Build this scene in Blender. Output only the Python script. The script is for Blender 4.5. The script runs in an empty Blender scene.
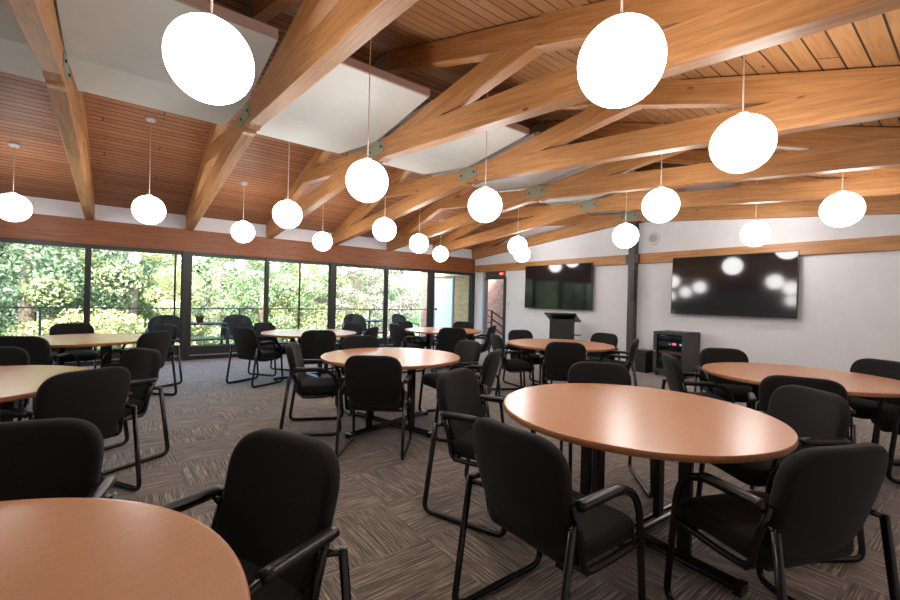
import bpy, bmesh, math, random
from mathutils import Vector, Matrix
random.seed(7)
C = bpy.context.scene.collection
PI = math.pi
H = 1.35                      # eye height
D1, D2 = 9.88, 8.62           # window wall (y) and screen wall (x)

# ------------------------------------------------------------------ helpers
def link(o, parent=None):
    C.objects.link(o)
    if parent: o.parent = parent
    return o

def mesh_obj(name, bm, mat, parent=None, smooth=False, loc=None, rot=None, bevel=0):
    bmesh.ops.recalc_face_normals(bm, faces=bm.faces[:])
    me = bpy.data.meshes.new(name)
    bm.to_mesh(me); bm.free()
    for m in (mat if isinstance(mat, (list, tuple)) else [mat]): me.materials.append(m)
    if smooth:
        for p in me.polygons: p.use_smooth = True
    o = bpy.data.objects.new(name, me)
    link(o, parent)
    if loc is not None: o.location = loc
    if rot is not None: o.rotation_euler = rot
    if bevel:
        md = o.modifiers.new('bevel', 'BEVEL'); md.width = bevel; md.segments = 2; md.limit_method = 'ANGLE'
    return o

def empty(name, label, cat, loc=(0, 0, 0), rz=0, group=None):
    o = bpy.data.objects.new(name, None); C.objects.link(o)
    o.location = loc; o.rotation_euler = (0, 0, rz); o.empty_display_size = .1
    return tag(o, label, cat, group)

def tag(o, label, cat, group=None, kind=None):
    o['label'] = label; o['category'] = cat
    if group: o['group'] = group
    if kind: o['kind'] = kind
    return o

def struct(o, label=None):
    o['kind'] = 'structure'
    if label: o['label'] = label
    return o

def box(bm, x0, x1, y0, y1, z0, z1, mi=0):
    v = [bm.verts.new(p) for p in ((x0,y0,z0),(x1,y0,z0),(x1,y1,z0),(x0,y1,z0),(x0,y0,z1),(x1,y0,z1),(x1,y1,z1),(x0,y1,z1))]
    for f in ((0,3,2,1),(4,5,6,7),(0,1,5,4),(1,2,6,5),(2,3,7,6),(3,0,4,7)):
        fc = bm.faces.new([v[i] for i in f]); fc.material_index = mi
    return v

def B(*a, mi=0):
    bm = bmesh.new(); box(bm, *a, mi=mi); return bm

def cyl(bm, c, r, h, n=24, axis='Z', r2=None):
    r2 = r if r2 is None else r2
    rings = []
    for k, (rr, t) in enumerate(((r, 0), (r2, h))):
        ring = []
        for i in range(n):
            a = 2*PI*i/n; u, w = rr*math.cos(a), rr*math.sin(a)
            p = {'Z': (u, w, t), 'X': (t, u, w), 'Y': (u, t, w)}[axis]
            ring.append(bm.verts.new((c[0]+p[0], c[1]+p[1], c[2]+p[2])))
        rings.append(ring)
    for i in range(n):
        j = (i+1) % n
        bm.faces.new((rings[0][i], rings[0][j], rings[1][j], rings[1][i]))
    bm.faces.new(rings[0][::-1]); bm.faces.new(rings[1])

def lathe(bm, prof, n=32, c=(0, 0, 0)):
    rings = []
    for (r, z) in prof:
        if r < 1e-6: rings.append([bm.verts.new((c[0], c[1], c[2]+z))])
        else: rings.append([bm.verts.new((c[0]+r*math.cos(2*PI*i/n), c[1]+r*math.sin(2*PI*i/n), c[2]+z)) for i in range(n)])
    for a, b in zip(rings, rings[1:]):
        for i in range(n):
            j = (i+1) % n
            if len(a) == 1 and len(b) == 1: continue
            if len(a) == 1: bm.faces.new((a[0], b[j], b[i]))
            elif len(b) == 1: bm.faces.new((a[i], a[j], b[0]))
            else: bm.faces.new((a[i], a[j], b[j], b[i]))

def fillet(pts, r, n=6):
    out = [Vector(pts[0])]
    for i in range(1, len(pts)-1):
        p0, p, p1 = Vector(pts[i-1]), Vector(pts[i]), Vector(pts[i+1])
        a, b = (p0-p), (p1-p)
        rr = r[i-1] if isinstance(r, (list, tuple)) else r
        d = min(rr, a.length*.49, b.length*.49)
        s, e = p+a.normalized()*d, p+b.normalized()*d
        for k in range(n+1):
            t = k/n
            out.append(s*(1-t)**2+p*2*t*(1-t)+e*t*t)
    out.append(Vector(pts[-1]))
    return out

def tube(bm, pts, r, n=10, flat=1.0, up=None):
    pts = [Vector(p) for p in pts]
    rings = []; nrm = None
    for i, p in enumerate(pts):
        if i == 0: t = (pts[1]-p)
        elif i == len(pts)-1: t = (p-pts[i-1])
        else: t = (pts[i+1]-p).normalized()+(p-pts[i-1]).normalized()
        t.normalize()
        if nrm is None:
            a = Vector(up) if up else (Vector((1, 0, 0)) if abs(t.x) < .9 else Vector((0, 1, 0)))
            nrm = (a-t*a.dot(t)).normalized()
        else: nrm = (nrm-t*nrm.dot(t)).normalized()
        bn = t.cross(nrm)
        rings.append([bm.verts.new(p+nrm*math.cos(2*PI*k/n)*r*flat+bn*math.sin(2*PI*k/n)*r) for k in range(n)])
    for a, b in zip(rings, rings[1:]):
        for k in range(n):
            j = (k+1) % n; bm.faces.new((a[k], a[j], b[j], b[k]))
    bm.faces.new(rings[0][::-1]); bm.faces.new(rings[-1])

def outline_rr(w_top, w_bot, z0, z1, rt, rb, n=7):
    """rounded trapezoid outline in (x,z), counter clockwise"""
    corners = [(-w_bot/2, z0, rb), (w_bot/2, z0, rb), (w_top/2, z1, rt), (-w_top/2, z1, rt)]
    pts = []
    for i, (x, z, r) in enumerate(corners):
        p = Vector((x, z)); a = Vector(corners[i-1][:2])-p; b = Vector(corners[(i+1) % 4][:2])-p
        s, e = p+a.normalized()*r, p+b.normalized()*r
        q = p+(s-p)*.02
        for k in range(n+1):
            t = k/n; c = s*(1-t)**2+p*2*t*(1-t)+e*t*t
            # push towards a true arc
            c = c+(p-c)*.0
            pts.append(c)
        # midpoints of the straight run
        nx = corners[(i+1) % 4]; pn = Vector(nx[:2]); s2 = pn+(p-pn).normalized()*nx[2]
        for k in (1, 2, 3): pts.append(e+(s2-e)*k/4)
    return pts

def cushion(bm, outl, th, rnd, f=lambda p: p, axis='Y', dome=.0):
    """pillow-like solid: outline in (a,b), thickness along the third axis"""
    cx = sum(p[0] for p in outl)/len(outl); cz = sum(p[1] for p in outl)/len(outl)
    prof = []
    for k in range(5):
        a = PI/2*k/4; prof.append((rnd*(1-math.sin(a)), -th/2+rnd*(1-math.cos(a)) if False else -th/2+rnd-rnd*math.cos(a)))
    front = [(i, -t) for i, t in prof[::-1]]
    back_caps = [(.75, -dome*.4), (.5, -dome*.75), (.25, -dome)]
    rings = []
    def ring(inset, t, scale=1.0):
        rr = []
        for p in outl:
            d = Vector((p[0]-cx, p[1]-cz)); L = d.length
            q = d*((L-inset)/L)*scale
            v = (cx+q.x, t, cz+q.y) if axis == 'Y' else (cx+q.x, cz+q.y, t)
            rr.append(bm.verts.new(f(Vector(v))))
        return rr
    for s, dz in back_caps[::-1]: rings.append(ring(rnd, -th/2+dz, s))
    for i, t in prof: rings.append(ring(i, t))
    for i, t in front[1:]: rings.append(ring(i, t))
    for s, dz in back_caps: rings.append(ring(rnd, th/2-dz, s))
    n = len(outl)
    for a, b in zip(rings, rings[1:]):
        for k in range(n):
            j = (k+1) % n; bm.faces.new((a[k], a[j], b[j], b[k]))
    for rr, t in ((rings[0], -th/2-dome), (rings[-1], th/2+dome)):
        v = (cx, t, cz) if axis == 'Y' else (cx, cz, t)
        c = bm.verts.new(f(Vector(v)))
        for k in range(n): bm.faces.new((rr[k], rr[(k+1) % n], c))

def prism(bm, poly, y0, y1, axis='X'):
    """poly in the two other axes, extruded along axis"""
    def P(a, b, t): return {'X': (t, a, b), 'Y': (a, t, b), 'Z': (a, b, t)}[axis]
    A = [bm.verts.new(P(a, b, y0)) for a, b in poly]; Bv = [bm.verts.new(P(a, b, y1)) for a, b in poly]
    n = len(poly)
    for i in range(n):
        j = (i+1) % n; bm.faces.new((A[i], A[j], Bv[j], Bv[i]))
    bm.faces.new(A[::-1]); bm.faces.new(Bv)

def copy_tree(o, parent=None):
    c = o.copy(); C.objects.link(c)
    if parent: c.parent = parent
    for ch in list(o.children): copy_tree(ch, c)
    return c

# ------------------------------------------------------------------ materials
class NT:
    def __init__(s, name):
        s.m = bpy.data.materials.new(name); s.m.use_nodes = True; s.t = s.m.node_tree
        s.b = s.t.nodes['Principled BSDF']; s.out = s.t.nodes['Material Output']
    def n(s, typ, **kw):
        nd = s.t.nodes.new(typ)
        for k, v in kw.items():
            if k.startswith('i_'):
                nd.inputs[k[2:].replace('_', ' ')].default_value = v
            else: setattr(nd, k, v)
        return nd
    def l(s, a, b): s.t.links.new(a, b)
    def ramp(s, fac, stops):
        r = s.n('ShaderNodeValToRGB'); cr = r.color_ramp
        while len(cr.elements) < len(stops): cr.elements.new(.5)
        for e, (p, c) in zip(cr.elements, stops): e.position = p; e.color = (*c, 1)
        s.l(fac, r.inputs[0]); return r.outputs[0]
    def coords(s, scale=(1, 1, 1), rot=(0, 0, 0), src='Object', loc=(0, 0, 0)):
        tc = s.n('ShaderNodeTexCoord'); mp = s.n('ShaderNodeMapping')
        mp.inputs['Scale'].default_value = scale; mp.inputs['Rotation'].default_value = rot; mp.inputs['Location'].default_value = loc
        s.l(tc.outputs[src], mp.inputs[0]); return mp.outputs[0]
    def noise(s, vec, scale=5, detail=3, rough=.55, dist=0):
        nz = s.n('ShaderNodeTexNoise'); nz.inputs['Scale'].default_value = scale; nz.inputs['Detail'].default_value = detail
        nz.inputs['Roughness'].default_value = rough; nz.inputs['Distortion'].default_value = dist
        s.l(vec, nz.inputs['Vector']); return nz.outputs['Fac']
    def mix(s, a, b, fac, mode='MIX'):
        m = s.n('ShaderNodeMix', data_type='RGBA', blend_type=mode)
        for sock, v in ((m.inputs[0], fac), (m.inputs[6], a), (m.inputs[7], b)):
            if hasattr(v, 'is_linked'): s.l(v, sock)
            elif isinstance(v, (int, float)): sock.default_value = v
            else: sock.default_value = (*v, 1)
        return m.outputs[2]
    def bump(s, h, strength=.2, dist=.01):
        b = s.n('ShaderNodeBump'); b.inputs['Strength'].default_value = strength; b.inputs['Distance'].default_value = dist
        s.l(h, b.inputs['Height']); s.l(b.outputs[0], s.b.inputs['Normal'])
    def set(s, **kw):
        for k, v in kw.items():
            k = k.replace('_', ' ')
            if hasattr(v, 'is_linked'): s.l(v, s.b.inputs[k])
            else: s.b.inputs[k].default_value = (*v, 1) if isinstance(v, tuple) and len(v) == 3 else v
        return s

def plain(name, col, rough=.5, metal=0, **kw):
    m = NT(name); m.set(Base_Color=col, Roughness=rough, Metallic=metal, **kw)
    v = m.coords((1, 1, 1)); nz = m.noise(v, 6, 3)
    m.l(m.mix(tuple(c*.93 for c in col), tuple(min(1, c*1.05) for c in col), nz), m.b.inputs['Base Color'])
    return m.m

def wood(name, c1, c2, c3, seed=0, rough=.5):
    """timber with the grain along local X"""
    m = NT(name)
    oi = m.n('ShaderNodeObjectInfo')
    tc = m.n('ShaderNodeTexCoord'); add = m.n('ShaderNodeVectorMath', operation='ADD')
    sc = m.n('ShaderNodeVectorMath', operation='SCALE'); sc.inputs['Scale'].default_value = 17
    cx = m.n('ShaderNodeCombineXYZ'); m.l(oi.outputs['Random'], cx.inputs[0]); m.l(oi.outputs['Random'], cx.inputs[1])
    m.l(cx.outputs[0], sc.inputs[0]); m.l(tc.outputs['Object'], add.inputs[0]); m.l(sc.outputs[0], add.inputs[1])
    def mp(scale):
        k = m.n('ShaderNodeMapping'); k.inputs['Scale'].default_value = scale; m.l(add.outputs[0], k.inputs[0]); return k.outputs[0]
    g = m.noise(mp((.55, 9, 9)), 3.2, 5, .6, .8)
    col = m.ramp(g, [(.3, c1), (.5, c2), (.72, c3)])
    fine = m.noise(mp((1.2, 60, 60)), 2.5, 2, .5)
    col = m.mix(col, tuple(x*.72 for x in c1), m.ramp(fine, [(.5, (0, 0, 0)), (.75, (.55, .55, .55))]))
    # knots
    vo = m.n('ShaderNodeTexVoronoi'); vo.inputs['Scale'].default_value = 2.3; m.l(mp((.8, 2.2, 2.2)), vo.inputs['Vector'])
    kn = m.ramp(vo.outputs['Distance'], [(.0, (1, 1, 1)), (.045, (.8, .8, .8)), (.085, (0, 0, 0))])
    col = m.mix(col, tuple(x*.22 for x in c1), kn)
    # laminations
    m.set(Base_Color=col, Roughness=rough)
    m.bump(g, .08, .01)
    return m.m

def deckwood(name, c1, c2, c3, axis_rot=0, w=4.7, h=.115):
    m = NT(name)
    v = m.coords((1, 1, 1), rot=(0, 0, axis_rot))
    def brick(a, b, mo):
        br = m.n('ShaderNodeTexBrick'); br.inputs['Scale'].default_value = 1; br.inputs['Brick Width'].default_value = w
        br.inputs['Row Height'].default_value = h; br.inputs['Mortar Size'].default_value = .0075; br.inputs['Mortar Smooth'].default_value = .3
        br.offset = .23; br.offset_frequency = 2; br.squash = .61; br.squash_frequency = 5
        br.inputs['Color1'].default_value = (*a, 1); br.inputs['Color2'].default_value = (*b, 1); br.inputs['Mortar'].default_value = (*mo, 1)
        m.l(v, br.inputs['Vector']); return br
    br = brick(c1, c3, tuple(x*.12 for x in c1))
    k = m.n('ShaderNodeMapping'); k.inputs['Scale'].default_value = (.9, 14, 14)
    m.l(v, k.inputs[0]); g = m.noise(k.outputs[0], 3, 5, .62, .7)
    col = m.mix(br.outputs['Color'], m.ramp(g, [(.3, tuple(x*.5 for x in c2)), (.5, c2), (.75, c3)]), .55)
    col = m.mix(col, tuple(x*.1 for x in c1), br.outputs['Fac'])
    vo = m.n('ShaderNodeTexVoronoi'); vo.inputs['Scale'].default_value = 3.2
    k2 = m.n('ShaderNodeMapping'); k2.inputs['Scale'].default_value = (.9, 2.4, 2.4); m.l(v, k2.inputs[0]); m.l(k2.outputs[0], vo.inputs['Vector'])
    kn = m.ramp(vo.outputs['Distance'], [(.0, (1, 1, 1)), (.05, (.7, .7, .7)), (.11, (0, 0, 0))])
    col = m.mix(col, tuple(x*.2 for x in c1), kn)
    m.set(Base_Color=col, Roughness=.55)
    inv = m.n('ShaderNodeMath', operation='SUBTRACT'); inv.inputs[0].default_value = 1; m.l(br.outputs['Fac'], inv.inputs[1])
    m.bump(inv.outputs[0], .5, .01)
    return m.m

def brickmat(name, a, b, mo, axes='XZ', sc=1.0):
    m = NT(name)
    tc = m.n('ShaderNodeTexCoord'); sp = m.n('ShaderNodeSeparateXYZ'); cb = m.n('ShaderNodeCombineXYZ')
    m.l(tc.outputs['Object'], sp.inputs[0]); m.l(sp.outputs[axes[0]], cb.inputs[0]); m.l(sp.outputs['Z'], cb.inputs[1])
    br = m.n('ShaderNodeTexBrick'); br.inputs['Scale'].default_value = sc; br.inputs['Brick Width'].default_value = .22
    br.inputs['Row Height'].default_value = .075; br.inputs['Mortar Size'].default_value = .008
    br.inputs['Color1'].default_value = (*a, 1); br.inputs['Color2'].default_value = (*b, 1); br.inputs['Mortar'].default_value = (*mo, 1)
    m.l(cb.outputs[0], br.inputs['Vector'])
    nz = m.noise(tc.outputs['Object'], 9, 4)
    m.set(Base_Color=m.mix(br.outputs['Color'], tuple(x*.6 for x in a), m.ramp(nz, [(.45, (0, 0, 0)), (.8, (.8, .8, .8))])), Roughness=.9)
    m.bump(br.outputs['Fac'], -.4, .01)
    return m.m

def carpet():
    m = NT('carpet')
    tc = m.n('ShaderNodeTexCoord')
    ck = m.n('ShaderNodeTexChecker'); ck.inputs['Scale'].default_value = 1/.5
    ck.inputs['Color1'].default_value = (0, 0, 0, 1); ck.inputs['Color2'].default_value = (1, 1, 1, 1)
    off = m.n('ShaderNodeMapping'); off.inputs['Location'].default_value = (.13, .07, .25); m.l(tc.outputs['Object'], off.inputs[0])
    m.l(off.outputs[0], ck.inputs['Vector'])
    def streak(s1, s2):
        k = m.n('ShaderNodeMapping'); k.inputs['Scale'].default_value = s1; m.l(tc.outputs['Object'], k.inputs[0])
        k2 = m.n('ShaderNodeMapping'); k2.inputs['Scale'].default_value = s2; m.l(tc.outputs['Object'], k2.inputs[0])
        a = m.noise(k.outputs[0], 1, 2, .5); b = m.noise(k2.outputs[0], 1, 2, .6)
        ad = m.n('ShaderNodeMath', operation='ADD'); m.l(a, ad.inputs[0]); m.l(b, ad.inputs[1])
        h = m.n('ShaderNodeMath', operation='MULTIPLY'); m.l(ad.outputs[0], h.inputs[0]); h.inputs[1].default_value = .5
        return h.outputs[0]
    A = streak((2.6, 120, 1), (7, 230, 1)); Bm = streak((120, 2.6, 1), (230, 7, 1))
    st = m.mix(A, Bm, ck.outputs['Color'])
    col = m.ramp(st, [(.36, (.040, .029, .020)), (.46, (.125, .092, .064)), (.53, (.26, .20, .145)), (.63, (.70, .58, .44))])
    pile = m.noise(tc.outputs['Object'], 230, 2)
    col = m.mix(col, (.03, .024, .018), m.ramp(pile, [(.38, (.5, .5, .5)), (.6, (0, 0, 0))]))
    m.set(Base_Color=col, Roughness=.95, Sheen_Weight=.35)
    m.b.inputs['Sheen Tint'].default_value = (.9, .9, 1, 1)
    m.bump(st, .08, .01)
    return m.m

def fabric(name, col, sheen=.25):
    m = NT(name)
    v = m.coords((1, 1, 1))
    vo = m.n('ShaderNodeTexVoronoi'); vo.inputs['Scale'].default_value = 190; m.l(v, vo.inputs['Vector'])
    c = m.mix(tuple(x*1.7 for x in col), tuple(x*.55 for x in col), vo.outputs['Distance'])
    nz = m.noise(v, 3, 2)
    c = m.mix(c, tuple(x*1.35 for x in col), m.ramp(nz, [(.4, (0, 0, 0)), (.7, (.5, .5, .5))]))
    m.set(Base_Color=c, Roughness=.92, Sheen_Weight=sheen, Sheen_Roughness=.45)
    m.bump(vo.outputs['Distance'], .25, .002)
    return m.m

def laminate():
    m = NT('table_laminate')
    v = m.coords((1, 1, 1))
    k = m.n('ShaderNodeMapping'); k.inputs['Scale'].default_value = (1.2, 22, 1); m.l(v, k.inputs[0])
    g = m.noise(k.outputs[0], 4, 5, .6, .5)
    sp = m.noise(v, 240, 2)
    col = m.ramp(g, [(.3, (.56, .262, .125)), (.55, (.59, .28, .138)), (.8, (.62, .30, .152))])
    col = m.mix(col, (.38, .14, .07), m.ramp(sp, [(.55, (0, 0, 0)), (.75, (.35, .35, .35))]))
    m.set(Base_Color=col, Roughness=.27, Specular_IOR_Level=.55)
    return m.m

def emit(name, col, s):
    m = NT(name); m.t.nodes.remove(m.b)
    e = m.n('ShaderNodeEmission'); e.inputs[0].default_value = (*col, 1); e.inputs[1].default_value = s
    m.l(e.outputs[0], m.out.inputs[0]); return m.m

def glassmat():
    m = NT('window_glass'); m.t.nodes.remove(m.b)
    tr = m.n('ShaderNodeBsdfTransparent'); tr.inputs[0].default_value = (.95, .975, .96, 1)
    gl = m.n('ShaderNodeBsdfGlossy'); gl.inputs['Roughness'].default_value = .01
    lw = m.n('ShaderNodeLayerWeight'); lw.inputs[0].default_value = .5
    pw = m.n('ShaderNodeMath', operation='POWER'); m.l(lw.outputs['Facing'], pw.inputs[0]); pw.inputs[1].default_value = 5
    fr = m.n('ShaderNodeMath', operation='MULTIPLY_ADD'); m.l(pw.outputs[0], fr.inputs[0]); fr.inputs[1].default_value = .9; fr.inputs[2].default_value = .03
    mx = m.n('ShaderNodeMixShader'); m.l(fr.outputs[0], mx.inputs[0]); m.l(tr.outputs[0], mx.inputs[1]); m.l(gl.outputs[0], mx.inputs[2])
    m.l(mx.outputs[0], m.out.inputs[0]); return m.m

def leafmat(name, a, b, c):
    m = NT(name)
    oi = m.n('ShaderNodeNewGeometry')
    col = m.ramp(oi.outputs['Random Per Island'], [(.05, a), (.5, b), (.95, c)])
    m.set(Base_Color=col, Roughness=.6, Specular_IOR_Level=.25)
    tl = m.n('ShaderNodeBsdfTranslucent'); m.l(col, tl.inputs[0])
    mx = m.n('ShaderNodeMixShader'); mx.inputs[0].default_value = .35
    m.l(m.b.outputs[0], mx.inputs[1]); m.l(tl.outputs[0], mx.inputs[2]); m.l(mx.outputs[0], m.out.inputs[0])
    return m.m

M = {}
M['beam'] = wood('glulam_timber', (.33, .138, .042), (.445, .203, .068), (.56, .285, .108))
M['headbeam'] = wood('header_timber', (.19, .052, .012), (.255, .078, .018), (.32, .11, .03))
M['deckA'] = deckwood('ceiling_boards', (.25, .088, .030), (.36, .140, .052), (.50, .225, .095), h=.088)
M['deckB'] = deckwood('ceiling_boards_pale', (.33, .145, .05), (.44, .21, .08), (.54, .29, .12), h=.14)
M['wall'] = plain('white_wall_paint', (.73, .725, .75), .75)
M['soffit'] = plain('white_soffit_paint', (.70, .71, .68), .7)
M['carpet'] = carpet()
M['fabric'] = fabric('black_upholstery', (.0042, .0042, .0048), .035)
M['metal'] = plain('black_enamel', (.006, .006, .007), .25)
M['armpad'] = plain('black_urethane', (.008, .008, .009), .35)
M['table'] = laminate()
M['edge'] = wood('table_edge_band', (.33, .12, .04), (.42, .16, .055), (.48, .2, .075))
M['frame'] = plain('dark_bronze_frame', (.022, .021, .018), .45)
M['sill'] = plain('brushed_sill', (.40, .42, .45), .35, .6)
M['glass'] = glassmat()
M['globe'] = emit('opal_globe', (1.0, .975, .955), 12)
M['cord'] = plain('pale_cord', (.62, .50, .42), .5)
M['canopy'] = plain('satin_canopy', (.55, .53, .53), .4, .3)
M['bracket'] = plain('grey_green_steel', (.25, .28, .20), .5, .1)
M['bolt'] = plain('dark_bolt', (.03, .035, .03), .4, .6)
M['column'] = plain('brown_steel', (.062, .045, .042), .45)
M['screen'] = NT('screen_glass').set(Base_Color=(.008, .008, .010), Roughness=.075, Specular_IOR_Level=.6).m
M['bezel'] = plain('black_bezel', (.012, .012, .013), .35)
M['black'] = plain('matt_black', (.014, .014, .015), .6)
M['rack'] = plain('rack_grey_black', (.035, .035, .037), .5)
M['plastic'] = plain('white_plastic', (.65, .65, .66), .4)
M['trimgrey'] = plain('grey_door_trim', (.33, .34, .36), .5)
M['doorwhite'] = plain('white_door_paint', (.85, .85, .83), .4)
M['brickA'] = brickmat('tan_brick', (.48, .36, .20), (.62, .50, .32), (.62, .56, .44), 'XZ')
M['brickB'] = brickmat('red_brick', (.30, .13, .085), (.38, .18, .12), (.42, .34, .28), 'YZ')
M['brickB2'] = brickmat('tan_brick_side', (.44, .26, .10), (.56, .36, .16), (.50, .41, .28), 'YZ')
M['brickC'] = brickmat('stair_brick', (.40, .20, .13), (.50, .27, .18), (.42, .27, .2), 'YZ')
M['deckfloor'] = plain('deck_concrete', (.36, .35, .33), .8)
M['rail'] = plain('railing_steel', (.07, .075, .07), .5, .2)
M['wicker'] = fabric('dark_wicker', (.035, .037, .045), .1)
M['grass'] = plain('lawn', (.16, .25, .06), .9)
M['path'] = plain('pale_path', (.6, .58, .54), .8)
M['bark'] = plain('tree_bark', (.13, .10, .075), .9)
M['terracotta'] = plain('terracotta', (.28, .11, .07), .8)
M['red'] = emit('exit_red', (1, .02, .02), .9)
M['letter'] = emit('exit_letters', (1, .7, .65), .9)
M['led'] = emit('indicator_light', (1, .12, .2), 1.6)
M['ledg'] = emit('indicator_light_green', (.2, .8, .6), .8)
M['smoked'] = NT('smoked_glass').set(Base_Color=(.02, .02, .025), Roughness=.05, Transmission_Weight=.0, Alpha=.25).m
M['equip'] = plain('equipment_black', (.03, .03, .035), .35)
M['equipbrown'] = plain('equipment_copper', (.25, .13, .08), .5)
LEAF = [leafmat('leaves_deep', (.07, .11, .07), (.14, .21, .12), (.27, .36, .22)),
        leafmat('leaves_yellow_green', (.20, .25, .09), (.38, .43, .19), (.62, .62, .38)),
        leafmat('leaves_mid', (.11, .17, .08), (.21, .31, .15), (.42, .50, .30)),
        leafmat('leaves_pale', (.15, .15, .11), (.26, .26, .20), (.42, .40, .34)),
        leafmat('needles', (.08, .14, .08), (.15, .25, .14), (.28, .40, .24))]

# ------------------------------------------------------------------ room shell
XL, YB = -5.2, -.75           # left and rear limits of the room
TX = [-3.49, -1.98, -.47, 1.04, 2.55, 4.06, 5.57, 7.07, 8.545]   # roof truss positions
RY, RZ = 4.78, 4.41           # ridge line
SA, SB = .298, .33            # roof slopes: window side, camera side

struct(mesh_obj('floor', B(XL-.2, D2+.12, YB-.2, 9.99, -.1, 0), M['carpet']))

def wall_right():
    bm = bmesh.new()
    yo0, yo1, zo = 8.53, 9.42, 2.20
    x0, x1 = D2, D2+.12
    box(bm, x0, x1, YB, yo0, 0, 2.2)
    box(bm, x0, x1, yo1, 9.88, 0, 2.2)
    # upper part under the roof line
    prism(bm, [(YB, 2.2), (9.88, 2.2), (9.88, RZ-SA*(9.88-RY)+.02), (RY, RZ+.02), (YB, RZ-SB*(RY-YB)+.02)], x0, x1, 'X')
    return struct(mesh_obj('wall_right', bm, M['wall']))
wall_right()
struct(mesh_obj('wall_back', B(XL, D2, 9.885, 9.98, 2.60, 2.93), M['wall']))     # strip above the header beam
bm = bmesh.new(); prism(bm, [(YB-.2, 0), (9.98, 0), (9.98, RZ-SA*(9.98-RY)), (RY, RZ), (YB-.2, RZ-SB*(RY-YB+.2))], XL-.12, XL, 'X')
struct(mesh_obj('wall_left', bm, M['wall']))
struct(mesh_obj('wall_front', B(XL, D2+.12, YB-.12, YB, 0, 2.64), M['wall']))

# roof boards
def roof(name, mat, sgn, slope, L):
    ang = math.atan(slope)
    o = mesh_obj(name, B(0, 14.2, 0, L/math.cos(ang), 0, .12), mat)
    if sgn > 0: o.matrix_world = Matrix.Translation((XL-.12, RY, RZ)) @ Matrix.Rotation(-ang, 4, 'X')
    else: o.matrix_world = Matrix.Translation((XL-.12+14.2, RY, RZ)) @ Matrix.Rotation(PI, 4, 'Z') @ Matrix.Rotation(-ang, 4, 'X')
    return struct(o)
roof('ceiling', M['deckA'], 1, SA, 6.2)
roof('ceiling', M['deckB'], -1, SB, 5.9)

# white V-shaped soffits along the ridge, one per bay
def soffit(x0, x1, nm='ceiling_soffit'):
    bm = bmesh.new()
    prism(bm, [(RY, 3.30), (5.93, 3.445), (5.93, 3.50), (3.63, 3.50), (3.63, 3.445)], x0, x1, 'X')
    return struct(mesh_obj(nm, bm, M['soffit']))
edges = [XL+.02]+TX
for a, b in zip(edges, edges[1:]):
    soffit(a+(.068 if a > XL+.1 else 0), b-.068)
for a, b in zip(edges, edges[1:]):
    struct(mesh_obj('trim_soffit', B(a+.075, b-.075, 3.60, 3.628, 3.435, 3.51), M['beamtrim'] if 'beamtrim' in M else plain('soffit_edge', (.42, .30, .26), .6)))

# header beam above the windows, timber rail on the screen wall
def timber(name, x0, L, axis, y, z0, z1, d, mat, parent=None):
    bm = B(0, L, -d/2, d/2, z0, z1)
    o = mesh_obj(name, bm, mat, parent, bevel=.006)
    if axis == 'X': o.location = (x0, y, 0)
    else: o.location = (y, x0, 0); o.rotation_euler = (0, 0, PI/2)
    return o
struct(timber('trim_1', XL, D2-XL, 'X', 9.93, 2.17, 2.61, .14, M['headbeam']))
struct(timber('trim_2', YB, 4.60-YB, 'Y', D2-.045, 2.19, 2.395, .09, M['beam']))
struct(timber('trim_3', 4.76, 9.76-4.76, 'Y', D2-.045, 2.19, 2.395, .09, M['beam']))
struct(mesh_obj('baseboard_right', B(D2-.015, D2, YB, 8.48, 0, .10), M['black']))
struct(mesh_obj('baseboard_left', B(XL, XL+.015, YB, 9.8, 0, .10), M['black']))

# window wall
posts = [(-2.05, .15), (1.015, .15), (4.055, .15), (7.0, .17), (8.55, .13)]
mulls = [(-3.55, .05), (-.485, .05), (2.535, .055), (5.545, .075)]
for i, (x, w) in enumerate(posts):
    struct(mesh_obj('trim_%d' % (4+i), B(x-w/2, x+w/2, 9.84, 9.98, 0, 2.17), M['frame'], bevel=.004))
allp = sorted(posts+mulls+[(XL, .04)])
extra = {3: [.82], 4: [3.265]}
n = 0
for (xa, wa), (xb, wb) in zip(allp, allp[1:]):
    n += 1
    a, b = xa+wa/2, xb-wb/2
    bm = bmesh.new()
    f = .03
    box(bm, a, b, 9.88, 9.96, 2.095, 2.17)              # head
    box(bm, a, b, 9.87, 9.97, 0.0, .27)                 # bottom panel
    box(bm, a, a+f*.6, 9.89, 9.95, .27, 2.095); box(bm, b-f*.6, b, 9.89, 9.95, .27, 2.095)
    for xs in (.825, 3.265):
        if a < xs < b: box(bm, xs-.017, xs+.017, 9.90, 9.945, .27, 2.095)
    w = struct(mesh_obj('window_%d' % n, bm, M['frame']))
    mesh_obj('sill_strip', B(a, b, 9.83, 9.872, .085, .105), M['sill'], w)
    mesh_obj('pane', B(a+.01, b-.01, 9.915, 9.921, .262, 2.10), M['glass'], w)
for i, (x, w) in enumerate(mulls):
    struct(mesh_obj('trim_%d' % (9+i), B(x-w/2, x+w/2, 9.86, 9.97, 0, 2.17), M['frame'], bevel=.003))

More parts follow.
